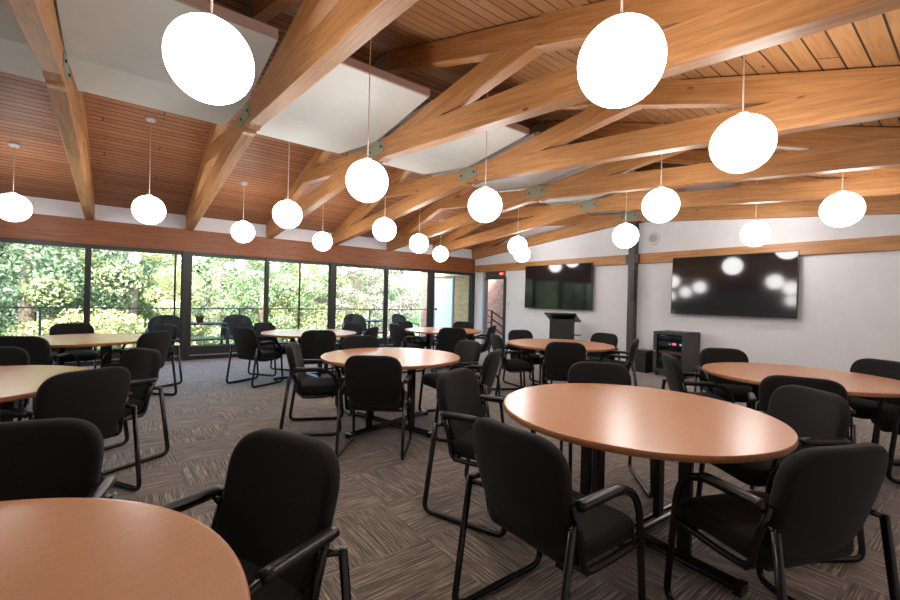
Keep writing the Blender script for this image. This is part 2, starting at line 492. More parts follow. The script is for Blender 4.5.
# ------------------------------------------------------------------ roof trusses
def member(name, y0, z0, y1, z1, depth, thick, parent):
    """z is the bottom edge; the member lies in the plane of the truss"""
    L = math.hypot(y1-y0, z1-z0); a = math.atan2(z1-z0, y1-y0)
    o = mesh_obj(name, B(0, L, -thick/2, thick/2, 0, depth), M['beam'], parent, bevel=.006)
    o.matrix_local = Matrix.Translation((0, y0, z0)) @ Matrix.Rotation(PI/2, 4, 'Z') @ Matrix.Rotation(-a, 4, 'Y')
    return o
def truss():
    t = empty('roof_truss', 'x', 'roof truss', (0, 0, 0), 0, 'timber scissor trusses under the roof')
    for s in (1, -1):
        end = 5.07 if s > 0 else 5.45
        sl = SA if s > 0 else SB
        member('bottom_chord', RY-s*.02, 3.085, RY+s*end, 3.085-.098*end, .235 if s > 0 else .235, .130, t) if s > 0 else \
            member('bottom_chord', RY+s*end, 3.085-.098*end, RY+.02, 3.085, .235, .130, t)
        # rafter hugging the roof boards
        rd = .215
        off = rd/math.cos(math.atan(sl))
        z = lambda u: RZ-.012-sl*u-off
        member('rafter', RY+.13, z(.13), RY+end, z(end), rd, .126, t) if s > 0 else member('rafter', RY-end, z(end), RY-.13, z(.13), rd, .126, t)
        ue = 3.0
        zd = lambda u: 3.045+.108*u
        member('diagonal', RY+.05, zd(.05), RY+ue, zd(ue), .215, .122, t) if s > 0 else member('diagonal', RY-ue, zd(ue), RY-.05, zd(.05), .215, .122, t)
    # steel plates at the joint and at the ridge
    for sx in (-1, 1):
        bm = bmesh.new()
        x0, x1 = (sx*.064, sx*.074) if sx > 0 else (-.074, -.064)
        prism(bm, [(RY-.19, 3.13), (RY+.19, 3.13), (RY+.19, 3.26), (RY+.07, 3.27), (RY+.07, 3.34), (RY-.07, 3.34), (RY-.07, 3.27), (RY-.19, 3.26)], x0, x1, 'X')
        p = mesh_obj('joint_plate', bm, M['bracket'], t)
        for yy in (-.14, .14):
            bm = bmesh.new(); cyl(bm, (x1 if sx > 0 else x0-.012, RY+yy, 3.2), .014, .012, 10, 'X')
            mesh_obj('bolt', bm, M['bolt'], p)
        bm = bmesh.new()
        prism(bm, [(RY-.22, 4.10), (RY+.22, 4.10), (RY+.22, 4.27), (RY, 4.35), (RY-.22, 4.27)], x0, x1, 'X')
        mesh_obj('ridge_plate', bm, M['bracket'], t)
    mesh_obj('ridge_block', B(-.05, .05, RY-.14, RY+.14, 4.10, 4.36), M['beam'], t)
    return t
TL = ['timber roof truss beyond the left frame edge, farthest left', 'timber roof truss left of the frame edge, beyond the leftmost visible truss',
      'leftmost visible timber roof truss, rising steeply to the top left corner',
      'timber roof truss running up beside the biggest globe lamp to the top edge',
      'timber roof truss third from the left, joint plate above the centre-left globe',
      'timber roof truss fourth from the left, joint plate just right of centre',
      'timber roof truss third from the screen wall, with a mid-distance joint plate',
      'timber roof truss just in front of the one against the screen wall',
      'timber roof truss fixed against the white screen wall, resting on the steel column']
tr0 = truss()
for i, x in enumerate(TX):
    t = tr0 if i == 0 else copy_tree(tr0)
    t.location.x = x; t['label'] = TL[i]

# ------------------------------------------------------------------ globe pendants
R = .1925
def pendant():
    t = empty('pendant_lamp', 'x', 'pendant lamp', (0, 0, 0), 0, 'white globe pendant lamps')
    bm = bmesh.new(); bmesh.ops.create_uvsphere(bm, u_segments=48, v_segments=28, radius=R)
    mesh_obj('globe_shade', bm, M['globe'], t, smooth=True)
    bm = bmesh.new(); cyl(bm, (0, 0, R-.006), .035, .022, 20)
    mesh_obj('shade_cap', bm, M['canopy'], t)
    return t
p0 = pendant()
GL = [  # px, py, label
 (210.5, 61, 'biggest globe lamp, hanging at the top left of the room'),
 (620.5, 63, 'large globe lamp cut close to the top edge, right of centre'),
 (742, 144, 'large globe lamp at upper right, level with the middle of the roof beams'),
 (841.8, 209.6, 'globe lamp nearest the right edge, in front of the white wall'),
 (367.2, 181.2, 'mid-sized globe lamp left of the photo centre, under a steel joint plate'),
 (13, 207.6, 'globe lamp cut off by the left edge of the photo'),
 (149, 210, 'globe lamp over the left windows with its round ceiling canopy in view'),
 (287.5, 214.5, 'globe lamp hanging just left of the third truss, larger of two near it'),
 (243, 232, 'small globe lamp over the windows, next right of the left thick post'),
 (322.5, 241.5, 'small globe lamp over the thick window post near the photo centre'),
 (384.5, 229.7, 'globe lamp directly below and behind the mid-sized centre-left globe'),
 (419, 243.5, 'small globe lamp, left one of the close pair before the back right window'),
 (440.5, 254, 'smallest globe lamp, lowest over the back right window'),
 (485, 205.5, 'mid-sized globe lamp just right of the photo centre'),
 (517.5, 246, 'upper globe of the two overlapping lamps left of the first wall screen'),
 (522, 254, 'lower globe of the two overlapping lamps left of the first wall screen'),
 (625.5, 236, 'globe lamp in front of the dark steel column'),
 (660.5, 205.5, 'mid-sized globe lamp up right of the dark steel column'),
 (755.5, 234, 'globe lamp above the big right-hand wall screen')]
import mathutils
def camaxes(yaw=.661, pitch=-.0021, roll=-.0246):
    f = Vector((math.sin(yaw)*math.cos(pitch), math.cos(yaw)*math.cos(pitch), math.sin(pitch)))
    r = Vector((math.cos(yaw), -math.sin(yaw), 0)); u = r.cross(f)
    return r*math.cos(roll)-u*math.sin(roll), u*math.cos(roll)+r*math.sin(roll), f
FPX = 422.06
cr, cu, cf = camaxes()
def at_z(px, py, z):
    """survey helper: world point at height z seen at this pixel of the photograph"""
    d = cr*((px-450)/FPX)-cu*((py-300)/FPX)+cf
    k = (z-H)/d.z
    return Vector((d.x*k, d.y*k, z))
def roof_z(y): return RZ-(SA*(y-RY) if y > RY else SB*(RY-y))
def place_globe(t, x, y, z, label):
    t.location = (x, y, z); t['label'] = label
    zt = roof_z(y)-z
    bm = bmesh.new(); cyl(bm, (0, 0, R+.01), .0055, zt-R-.01, 8)
    mesh_obj('cord', bm, M['cord'], t)
    a = math.atan(SA if y > RY else -SB)
    bm = bmesh.new(); lathe(bm, [(0, 0), (.065, 0), (.065, -.012), (.05, -.03), (0, -.034)], 24)
    c = mesh_obj('ceiling_canopy', bm, M['canopy'], t, smooth=False, loc=(0, 0, zt), rot=(-a, 0, 0))
for i, (px, py, lab) in enumerate(GL):
    t = copy_tree(p0)
    P = at_z(px, py, 2.468)
    if 3.6 < P.y < 3.9:
        q = 3.585/P.y; P = Vector((P.x*q, P.y*q, H+(P.z-H)*q))
    place_globe(t, P.x, P.y, P.z, 'white glowing ' + lab)
place_globe(p0, -2.7, 4.6, 2.468, 'white glowing globe lamp beyond the left edge of the view')

# ------------------------------------------------------------------ chairs
def back_f(p):          # curve and lean of the backrest
    x, y, z = p
    t = (z-.43)/.43
    lean = .115*(1-t)-.012*math.sin(PI*max(0, min(1, t)))
    return Vector((x, y+lean+.55*x*x, z))
def make_chair():
    t = empty('guest_chair', 'x', 'chair')
    bm = bmesh.new()
    cushion(bm, outline_rr(.505, .455, .42, .868, .15, .13, 9), .066, .026, back_f, 'Y', .006)
    b = mesh_obj('backrest', bm, M['fabric'], t, smooth=True)
    bm = bmesh.new()
    def seat_f(p):
        x, y, z = p
        d = max(0, y-.42)
        return Vector((x, y, z-.9*d*d*2-.02*(1-abs(x)*3)*0))
    cushion(bm, [(x, z) for x, z in outline_rr(.50, .47, .085, .555, .11, .08, 7)], .09, .035, seat_f, 'Z', .008)
    for v in bm.verts: v.co.z += .435
    mesh_obj('seat', bm, M['fabric'], t, smooth=True)
    mesh_obj('seat_pan', B(-.20, .20, .12, .50, .378, .392), M['black'], t)
    for s in (-1, 1):
        x = s*.272
        bm = bmesh.new()
        path = fillet([(x, .045, .575), (x, -.03, .019), (x, .525, .019), (x, .465, .642), (x, .095, .638)], [.06, .07, .17], 8)
        tube(bm, path, .017, 10, .78)
        mesh_obj('side_frame', bm, M['metal'], t, smooth=True)
        bm = bmesh.new()
        o2 = [(-.023, 0), (.023, 0)]
        path = fillet([(x, .085, .646), (x, .12, .648), (x, .28, .650), (x, .34, .648)], .05, 4)
        tube(bm, path, .0165, 12, 1.45)
        mesh_obj('armrest', bm, M['armpad'], t, smooth=True)
        bm = bmesh.new()
        xs = s*.246
        path = fillet([(xs, .085, .64), (xs, .135, .47), (xs, .15, .375), (s*.25, .30, .372), (s*.27, .485, .40)], [.08, .09, .08], 7)
        tube(bm, path, .015, 8)
        tube(bm, [(s*.243, .095, .575), (s*.272, .045, .565)], .012, 8)
        tube(bm, [(s*.225, .12, .628), (s*.272, .11, .634)], .011, 8)
        mesh_obj('back_upright', bm, M['metal'], t, smooth=True)
    bm = bmesh.new()
    for yy in (.17, .44): tube(bm, [(-.252, yy, .372), (.252, yy, .372)], .011, 8)
    mesh_obj('stretcher', bm, M['metal'], t, smooth=True)
    return t
chair0 = make_chair()
TBL = dict(T0=(-.53, 1.03), T1=(2.355, 1.275), T2=(2.265, 3.89), T3=(-.89, 4.04), T4=(-.36, 7.03), T5=(2.5, 7.0), T6=(5.04, 6.67), T7=(5.07, 3.88), T8=(4.87, 1.07))
TN = dict(T0='table at the bottom left corner', T1='big near table at right', T2='table in the middle of the room', T3='table cut off by the left edge',
          T4='far left table by the windows', T5='far table before the middle windows', T6='far table by the back right window',
          T7='table before the lectern', T8='table below the right-hand screen')
CH = [  # table, px, py of the top of the back, turn in degrees, label
 ('T1', 508, 426, -8, 'near left side of the big near table, back filling the lower centre'),
 ('T1', 453, 370, -9, 'left of the big near table, its back side-on at the photo centre'),
 ('T1', 598, 362, 0, 'behind the big near table, facing the camera over its far rim'),
 ('T1', 849, 446, -4, 'at the lower right corner, with its back to the big near table front'),
 ('T1', 815, 389, 0, 'right of the big near table, grey-lit back just behind its right rim'),
 ('T8', 667, 354, 0, 'left of the table below the right screen, side-on before the equipment rack'),
 ('T8', 722, 348, -18, 'behind the table below the right screen, just right of the equipment rack'),
 ('T8', 885, 360, 0, 'behind the table below the right screen, against the wall at the right edge'),
 ('T8', 803, 377, 6, 'near side of the table below the right screen, its back partly covered'),
 ('T8', 925, 400, 0, 'cut off by the right edge, at the table below the screen'),
 ('T7', 521, 330, 0, 'behind the table before the lectern, left of the lectern against the wall'),
 ('T7', 566, 342, 0, 'near side of the table before the lectern, back towards the camera'),
 ('T7', 606, 333, 0, 'right rear of the table before the lectern, next to the steel column'),
 ('T7', 637, 339, 0, 'right of the table before the lectern, side-on before the steel column'),
 ('T7', 494, 334, 0, 'left of the table before the lectern, side-on with its seat in view'),
 ('T2', 373, 355, 0, 'near side of the middle table, back squarely towards the camera'),
 ('T2', 290, 343, 0, 'left of the middle table, side-on with its seat towards the right'),
 ('T2', 362, 336, 0, 'behind the middle table, its low back reflected in the table top'),
 ('T2', 471, 340.5, 0, 'right rear of the middle table with both arms in view'),
 ('T2', 497, 350, 0, 'right of the middle table, side-on and leaning left'),
 ('T5', 321, 331, 0, 'near side of the far table before the middle windows, back to the camera'),
 ('T5', 242, 327, 12, 'left of the far table before the middle windows, whole frame in view'),
 ('T5', 268, 322.5, 0, 'left rear of the far table, before the glass by the round deck chair'),
 ('T5', 347, 323, 0, 'right rear of the far middle table, close to the glass'),
 ('T5', 374, 327, 0, 'right of the far middle table, small and side-on near the photo centre'),
 ('T6', 394, 324, 0, 'left of the far table by the back right window, side-on'),
 ('T6', 404, 321, 0, 'left rear of the far table by the back right window'),
 ('T6', 454, 328, 0, 'near side of the far table by the back right window'),
 ('T6', 464, 321.5, 0, 'behind the far back right table, below the white outside door'),
 ('T6', 494, 325.5, 0, 'right of the far table by the back right window, side-on by the doorway'),
 ('T4', 72, 323, 0, 'behind the far left table, facing the camera before the glass'),
 ('T4', 169, 324.5, 0, 'right rear of the far left table, beside the thick window post'),
 ('T4', 159, 331, 0, 'right of the far left table, in front of another chair by the post'),
 ('T4', 18, 336, 0, 'near side of the far left table, dark back to the camera'),
 ('T3', 146, 348.5, 10, 'right of the table cut by the left edge, arm side in view'),
 ('T3', 93, 369, -18, 'near side of the table cut by the left edge, broad back to camera'),
 ('T3', -16, 349, 0, 'behind the table cut by the left edge, itself mostly out of view'),
 ('T0', 25, 421, 0, 'behind the bottom left table, facing the camera at the left edge'),
 ('T0', 294, 434, 0, 'right of the bottom left table, its arm reaching towards the table top'),
]
first = True
for (tb, px, py, turn, lab) in CH:
    P = at_z(px, py, .868)
    if px == 925: P = Vector((5.17, .06, 0))
    c = Vector(TBL[tb])
    d = Vector((P.x, P.y))-c
    dist = min(max(d.length, .97), 1.2)
    d = d.normalized()
    ch = chair0 if first else copy_tree(chair0)
    first = False
    pos = c+d*dist
    ang = math.atan2(-d.y, -d.x)-PI/2+math.radians(turn)
    ch.location = (pos.x, pos.y, 0); ch.rotation_euler = (0, 0, ang)
    ch['label'] = 'black armchair ' + lab; ch['group'] = 'black armchairs around the ' + TN[tb]

# ------------------------------------------------------------------ tables
def make_table():
    t = empty('round_table', 'x', 'table')
    bm = bmesh.new(); lathe(bm, [(0, .709), (.752, .709), (.7545, .712), (.7545, .737), (.752, .74), (.745, .7405), (0, .7405)], 96)
    for f in bm.faces:
        c = f.calc_center_median()
        f.material_index = 0 if c.z > .7385 else 1
    mesh_obj('tabletop', bm, [M['table'], M['edge']], t)
    bm = bmesh.new()
    lathe(bm, [(.7546, .713), (.7565, .716), (.7565, .733), (.7546, .736)], 96)
    mesh_obj('edge_band', bm, M['edge'], t, smooth=True)
    for k in range(2):
        a = math.radians((0, 90)[k])
        bm = bmesh.new()
        for s in (-1, 1):
            tube(bm, [(-.57, s*.028, .028), (.57, s*.028, .028)], .016, 8)
        box(bm, -.595, -.56, -.042, .042, .0, .044); box(bm, .56, .595, -.042, .042, .0, .044)
        mesh_obj('foot_bar', bm, M['metal'], t, rot=(0, 0, a))
    for k in range(4):
        bm = bmesh.new(); box(bm, .28, .345, -.019, .019, .03, .70)
        mesh_obj('leg', bm, M['metal'], t, rot=(0, 0, k*PI/2), bevel=.004)
    for k in range(2):
        bm = bmesh.new(); box(bm, -.5, .5, -.025, .025, .68, .709)
        mesh_obj('top_rail', bm, M['metal'], t, rot=(0, 0, k*PI/2))
    return t
TR = dict(T0=20, T1=-3, T2=15, T3=30, T4=50, T5=10, T6=35, T7=78, T8=20)
TLB = dict(T0='round wood-laminate table at the bottom left corner, nearest the camera', T1='largest-looking round wood-laminate table at right, among five chairs',
           T2='round wood-laminate table in the middle of the room with a pale window sheen', T3='round wood-laminate table cut off by the left edge, second from the camera',
           T4='round laminate table at far left close to the windows', T5='round laminate table before the middle windows, pale green with reflected trees',
           T6='round laminate table at the back, left of the open doorway', T7='round laminate table in front of the black lectern',
           T8='round laminate table cut by the right edge, below the big right-hand screen')
TS = dict(T1=.985, T2=.955)
tb0 = make_table()
for i, (k, (x, y)) in enumerate(TBL.items()):
    t = tb0 if i == 0 else copy_tree(tb0)
    t.location = (x, y, 0); t.rotation_euler = (0, 0, math.radians(TR[k])); t.scale = (TS.get(k, 1), TS.get(k, 1), 1); t['label'] = TLB[k]; t['group'] = 'round laminate tables in the meeting room'

# ------------------------------------------------------------------ screen wall
def screen(y0, y1, z0, z1, x, label):
    t = empty('wall_screen', label, 'screen', (x, (y0+y1)/2, (z0+z1)/2), 0, 'big black screens on the white wall')
    w, h = (y1-y0)/2, (z1-z0)/2
    mesh_obj('casing', B(0, .05, -w, w, -h, h), M['bezel'], t, bevel=.004)
    mesh_obj('display', B(-.003, .0, -w+.012, w-.012, -h+.014, h-.012), M['screen'], t)
    mesh_obj('wall_mount', B(.05, D2-x-.005, -.3, .3, -.2, .2), M['black'], t)
    return t
s1 = screen(5.65, 7.68, 1.17, 2.275, 8.50, 'black wall screen nearer the corner, reflecting the windows, above the lectern')
s2 = screen(1.91, 3.87, 1.175, 2.265, 8.50, 'bigger-looking black wall screen at right, reflecting the globe lamps')
s2.rotation_euler = (0, math.radians(2.2), 0)

col = empty('steel_column', 'dark brown steel column standing against the wall between the two screens', 'column', (8.52, RY-.10, 0))
bm = bmesh.new(); box(bm, -.07, .07, -.07, -.057, 0, 3.06); box(bm, -.07, .07, .057, .07, 0, 3.06); box(bm, -.006, .006, -.072, .072, 0, 3.06); 
mesh_obj('column_shaft', bm, M['column'], col)
mesh_obj('column_shaft', B(-.075, -.06, -.07, .07, 0, 3.06), M['column'], col)
mesh_obj('cap_plate', B(-.09, .09, -.16, .16, 3.05, 3.075), M['column'], col)
for s in (-1, 1):
    p = mesh_obj('beam_cleat', B(-.062, .09, s*.07 if s > 0 else -.135, .135 if s > 0 else -.07, 2.20, 2.385), M['column'], col)
    for zz in (2.25, 2.335):
        bm = bmesh.new(); cyl(bm, (-.07, s*.105, zz), .011, .01, 8, 'X'); mesh_obj('bolt', bm, M['bolt'], p)
sp = empty('column_speaker', 'slim black column speaker fixed to the steel column', 'speaker', (8.415, RY-.17, 0))
mesh_obj('speaker_body', B(-.045, .045, -.045, .035, 1.40, 2.05), M['black'], sp, bevel=.008)
mesh_obj('speaker_grille', B(-.05, -.045, -.035, .025, 1.42, 2.03), M['bezel'], sp)
# round wall speaker
ws = empty('round_speaker', 'round white speaker on the wall above the timber rail, right of the column', 'speaker', (D2, 4.30, 2.70), 0)
bm = bmesh.new(); cyl(bm, (-.03, 0, 0), .125, .03, 40, 'X', .135); mesh_obj('speaker_ring', bm, M['plastic'], ws)
bm = bmesh.new(); cyl(bm, (-.036, 0, 0), .085, .012, 32, 'X'); mesh_obj('speaker_grille', bm, plain('grey_mesh', (.42, .42, .43), .6), ws)
# light switch
sw = empty('light_switch', 'small white light switch plate between doorway and screen', 'switch', (D2, 8.38, 1.25))
mesh_obj('switch_plate', B(-.008, 0, -.04, .04, -.06, .06), M['plastic'], sw, bevel=.002)
mesh_obj('switch_toggle', B(-.016, -.008, -.01, .01, -.02, .02), M['trimgrey'], sw)

# lectern
P = Vector((7.95, 6.02))
le = empty('lectern', 'black lectern with slanted top standing below the screen nearer the corner', 'lectern', (P.x, P.y, 0), 0)
mesh_obj('body', B(-.18, .10, -.25, .25, .04, .96), M['black'], le, bevel=.004)
bm = bmesh.new(); prism(bm, [(-.28, 1.105), (.30, .915), (.30, .885), (-.28, 1.07)], -.35, .35, 'Y'); 
o = mesh_obj('reading_top', bm, M['bezel'], le, bevel=.003)
mesh_obj('top_lip', B(.29, .31, -.35, .35, .90, .95), M['bezel'], le)
mesh_obj('base', B(-.26, .26, -.28, .28, 0, .05), M['bezel'], le)
mesh_obj('side_shelf', B(-.12, .14, -.40, -.23, .60, .62), M['bezel'], le)
le.rotation_euler = (0, 0, math.radians(24))

# equipment rack
rk = empty('equipment_rack', 'short dark equipment rack on castors against the wall under the right screen', 'equipment rack', (8.03, 3.66, 0))
bm = bmesh.new()
box(bm, 0, .55, -.30, -.285, .08, .84); box(bm, 0, .55, .285, .30, .08, .84); box(bm, 0, .55, -.30, .30, .825, .84); box(bm, 0, .55, -.30, .30, .08, .10); box(bm, .535, .55, -.30, .30, .08, .84)
mesh_obj('cabinet', bm, M['rack'], rk)
bm = bmesh.new()
box(bm, -.02, 0, -.30, -.22, .08, .84); box(bm, -.02, 0, .235, .30, .08, .84); box(bm, -.02, 0, -.22, .235, .79, .84); box(bm, -.02, 0, -.22, .235, .08, .14)
dr = mesh_obj('door', bm, M['rack'], rk, bevel=.003)
mesh_obj('door_glass', B(-.014, -.008, -.22, .235, .14, .79), M['smoked'], dr)
bm = bmesh.new(); cyl(bm, (-.032, .27, .47), .012, .014, 12, 'X'); mesh_obj('door_lock', bm, M['plastic'], dr)
for z0, z1, m in ((.70, .78, 'equip'), (.56, .66, 'equip'), (.42, .48, 'equipbrown'), (.26, .38, 'equip')):
    e = mesh_obj('equipment_unit', B(.03, .45, -.23, .23, z0, z1), M[m], rk, bevel=.003)
    if z0 == .56:
        mesh_obj('indicator', B(.024, .03, -.10, -.03, .60, .635), M['led'], e)
        mesh_obj('indicator', B(.024, .03, -.20, -.16, .60, .63), M['ledg'], e)
        mesh_obj('indicator', B(.024, .03, .0, .03, .60, .62), M['ledg'], e)
    if z0 == .70: mesh_obj('face_label', B(.024, .03, .10, .20, .755, .77), M['plastic'], e)
    if z0 == .26: mesh_obj('knob_panel', B(.02, .03, -.2, .2, .30, .34), M['bezel'], e)
for sx in (.05, .5):
    for sy in (-.26, .26):
        bm = bmesh.new(); cyl(bm, (sx, sy-.012, .03), .03, .024, 14, 'Y'); box(bm, sx-.012, sx+.012, sy-.02, sy+.02, .04, .08)
        mesh_obj('castor', bm, M['black'], rk)
for yy, zz in ((.12, .70), (.44, .70)):
    bm = bmesh.new(); cyl(bm, (yy, -.303, zz), .008, .004, 10, 'Y'); mesh_obj('side_screw', bm, M['bolt'], rk)

bx = empty('equipment_case', 'low black case on the floor between the steel column and the rack', 'case', (8.25, 4.27, 0))
mesh_obj('case_body', B(-.17, .17, -.14, .15, 0, .40), M['black'], bx, bevel=.015)
mesh_obj('case_lid', B(-.175, .175, -.145, .155, .40, .43), M['bezel'], bx, bevel=.006)
bm = bmesh.new(); tube(bm, fillet([(-.08, 0, .425), (-.08, 0, .465), (.08, 0, .465), (.08, 0, .425)], .02, 3), .007, 8); mesh_obj('handle', bm, M['plastic'], bx)
mesh_obj('wall_socket', B(-.008, 0, -.04, .04, -.06, .06), M['plastic'], None, loc=(D2, 4.02, .40), bevel=.002)
tag(bpy.data.objects['wall_socket'], 'small white socket plate low on the wall beside the rack', 'socket')

# doorway in the screen wall and the stair hall beyond
o = struct(mesh_obj('door_1', B(D2-.02, D2+.13, 8.49, 8.53+.06, 0, 2.02), M['frame']))
mesh_obj('door_head', B(D2-.01, D2+.12, 8.59, 9.385, 1.965, 2.02), M['frame'], o)
mesh_obj('transom_dark_sheet', B(D2+.03, D2+.06, 8.53, 9.39, 2.02, 2.2), M['column'], o)  # dark sheet standing in for the unlit space above the door head
mesh_obj('door_jamb', B(D2-.03, D2+.13, 9.385, 9.45, 0, 2.19), M['trimgrey'], o)
bm = bmesh.new(); box(bm, 11.3, 11.42, 6.5, 13, -.1, 3); struct(mesh_obj('wall_stair', bm, M['brickC']))
struct(mesh_obj('wall_stair_side', B(D2+.12, 11.4, 12.0+.0, 12.1, -.1, 3), M['brickC'])) if False else None
struct(mesh_obj('floor_hall', B(D2+.12, 11.4, 6.5, 13, -.1, -.002), M['deckfloor']))
struct(mesh_obj('ceiling_hall', B(D2+.12, 11.4, 6.5, 11.2, 2.5, 2.6), plain('hall_ceiling', (.25, .2, .17), .8)))
struct(mesh_obj('wall_hall', B(D2+.12, 11.42, 6.4, 6.5, -.1, 2.6), M['brickC']))
sr = empty('stair_railing', 'dark metal stair railing seen through the open doorway', 'railing', (9.75, 10.25, 0))
bm = bmesh.new(); tube(bm, [(0, 0, 0), (0, 0, 1.0)], .03, 8); mesh_obj('post', bm, M['rail'], sr)
bm = bmesh.new(); tube(bm, [(0, 1.6, 0), (0, 1.6, 1.0)], .03, 8); mesh_obj('post', bm, M['rail'], sr)
for k in range(5):
    bm = bmesh.new(); tube(bm, [(0, 0, 1.0-k*.2), (0, 1.6, 1.0-k*.2)], .02, 8); mesh_obj('level_bar', bm, M['rail'], sr)
for k in range(3):
    bm = bmesh.new(); tube(bm, [(0, 0, .98-k*.25), (.35, -1.15, .98-k*.25-.72)], .025, 8); mesh_obj('sloping_bar', bm, M['rail'], sr)
ex = empty('exit_sign', 'small red exit sign over the open doorway', 'sign', (D2-.012, 8.69, 2.12))
mesh_obj('sign_box', B(0, .04, -.105, .105, -.055, .055), M['red'], ex)
ex.scale = (1, .72, .72)
def letter(ch, y):   # 3x5 strokes, read from inside the room (left is +y)
    G = {'E': ['111', '100', '110', '100', '111'], 'X': ['101', '101', '010', '101', '101'], 'I': ['111', '010', '010', '010', '111'], 'T': ['111', '010', '010', '010', '010']}[ch]
    bm = bmesh.new(); u = .011
    for r, row in enumerate(G):
        for c, v in enumerate(row):
            if v == '1': box(bm, -.004, 0, y-(c+1)*u, y-c*u, .03-(r+1)*u*1.1, .03-r*u*1.1)
    mesh_obj('letter', bm, M['letter'], ex)
for k, c in enumerate('EXIT'): letter(c, .088-k*.046)
hl = empty('hall_fill_light', 'unseen light panel added to brighten the stair hall beyond the doorway', 'added light', (10.2, 9.3, 2.498))  # glowing panel added out of view to light the stair hall
mesh_obj('fill_panel', B(-.3, .3, -.6, .6, -.06, -.0), emit('hall_fill_glow', (1, .93, .85), 2.6), hl)

# ------------------------------------------------------------------ outside
struct(mesh_obj('floor_deck', B(-9, 14, 9.99, 12.15, -.16, -.03), M['deckfloor']))
rl = empty('deck_railing', 'thin dark metal railing along the outer edge of the deck', 'railing', (0, 11.95, -.03))
bm = bmesh.new(); box(bm, -7, 8.73, -.02, .02, .985, 1.015); mesh_obj('handrail', bm, M['rail'], rl)
for k in range(5):
    x = -5.0+k*3.72-.03
    if x < 8.2: mesh_obj('post', B(x-.02, x+.02, -.02, .02, 0, .985), M['rail'], rl)
mesh_obj('bottom_rail', B(-7, 8.73, -.012, .012, .08, .105), M['rail'], rl)
bw = empty('brick_building_wing', 'tan brick side wall of the building beyond the back right window', 'building', (8.76, 9.99, 0))
mesh_obj('brick_wall', B(0, .13, 0, 2.5, -.1, 2.12), M['brickB2'], bw)
mesh_obj('brick_pier', B(-.03, .16, 2.5, 2.95, -.1, 2.7), M['brickB'], bw)
mesh_obj('fascia_board', B(-.06, .13, 0, 2.5, 2.12, 2.7), plain('tan_fascia', (.62, .46, .28), .6), bw)
od = mesh_obj('outside_door', B(-.03, 0, 1.12, 2.08, -.03, 2.04), M['doorwhite'], bw, bevel=.004)
mesh_obj('door_frame', B(-.04, .0, 1.06, 1.12, -.03, 2.10), M['trimgrey'], bw)
mesh_obj('door_frame', B(-.04, .0, 2.08, 2.14, -.03, 2.10), M['trimgrey'], bw)
bm = bmesh.new(); cyl(bm, (-.09, 2.0, 1.0), .03, .06, 14, 'X'); mesh_obj('door_knob', bm, M['bolt'], od)

def patio_chair(loc, rz, label):
    t = empty('patio_chair', label, 'chair', loc, rz, 'dark patio chairs on the deck')
    bm = bmesh.new()
    def f(p): 
        x, y, z = p; return Vector((x, y+.16*(1-(z-.35)/.55)+.9*x*x, z))
    cushion(bm, outline_rr(.56, .60, .36, .90, .24, .06, 9), .03, .012, f, 'Y', .0)
    mesh_obj('backrest', bm, M['wicker'], t, smooth=True)
    bm = bmesh.new()
    for k in range(5):
        z = .46+k*.085; w = .24 if k < 4 else .16
        tube(bm, [(-w, f(Vector((-w, -.02, z))).y, z), (0, f(Vector((0, -.02, z))).y, z), (w, f(Vector((w, -.02, z))).y, z)], .006, 6)
    mesh_obj('woven_band', bm, M['sill'], t)
    bm = bmesh.new(); cushion(bm, outline_rr(.56, .52, .10, .62, .08, .06, 5), .05, .02, lambda p: p, 'Z', 0)
    for v in bm.verts: v.co.z += .40
    mesh_obj('seat', bm, M['wicker'], t, smooth=True)
    for s in (-1, 1):
        bm = bmesh.new(); tube(bm, fillet([(s*.30, .05, 0), (s*.30, .12, .62), (s*.30, .55, .62), (s*.30, .58, 0)], .06, 5), .016, 8)
        mesh_obj('arm_frame', bm, M['rail'], t, smooth=True)
    return t
def Yat(px, py, Y):
    d = cr*((px-450)/FPX)-cu*((py-300)/FPX)+cf
    k = Y/d.y; return Vector((d.x*k, Y, d.z*k+H))
for px, Y, rz, lab in ((166, 10.7, PI, 'dark patio chair outside, left of the thick window post'), (236, 10.9, PI+.1, 'round-backed dark patio chair outside between post and thin mullion'),
                       (353, 11.0, PI-.1, 'dark patio chair outside, left of the small deck table'), (396, 11.0, PI+.3, 'dark patio chair outside, right of the small deck table')):
    p = Yat(px, 318, Y); patio_chair((p.x, p.y, -.03), rz, lab).scale = (1.12, 1.12, 1.0)
def patio_table(px, Y, w, h, label):
    p = Yat(px, 318, Y)
    t = empty('patio_table', label, 'table', (p.x, p.y, -.03))
    mesh_obj('table_top', B(-w/2, w/2, -.3, .3, h-.03, h), M['wicker'], t, bevel=.004)
    mesh_obj('lower_shelf', B(-w/2+.03, w/2-.03, -.27, .27, .35, .38), M['rail'], t)
    for sx in (-1, 1):
        for sy in (-1, 1): mesh_obj('leg', B(sx*(w/2-.03)-.015, sx*(w/2-.03)+.015, sy*.27-.015, sy*.27+.015, 0, h-.03), M['rail'], t)
    return p
p = patio_table(205, 10.75, .85, .72, 'dark deck table outside with a flower pot on it')
patio_table(372, 11.1, .55, .70, 'small deck table outside between two dark patio chairs')
pot = empty('flower_pot', 'terracotta flower pot with a small plant on the outside table', 'flower pot', (p.x-.1, p.y, .69))
bm = bmesh.new(); lathe(bm, [(0, 0), (.06, 0), (.085, .13), (.095, .13), (.095, .16), (.08, .16), (.075, .13), (0, .13)], 20); mesh_obj('pot', bm, M['terracotta'], pot, smooth=True)
bm = bmesh.new()
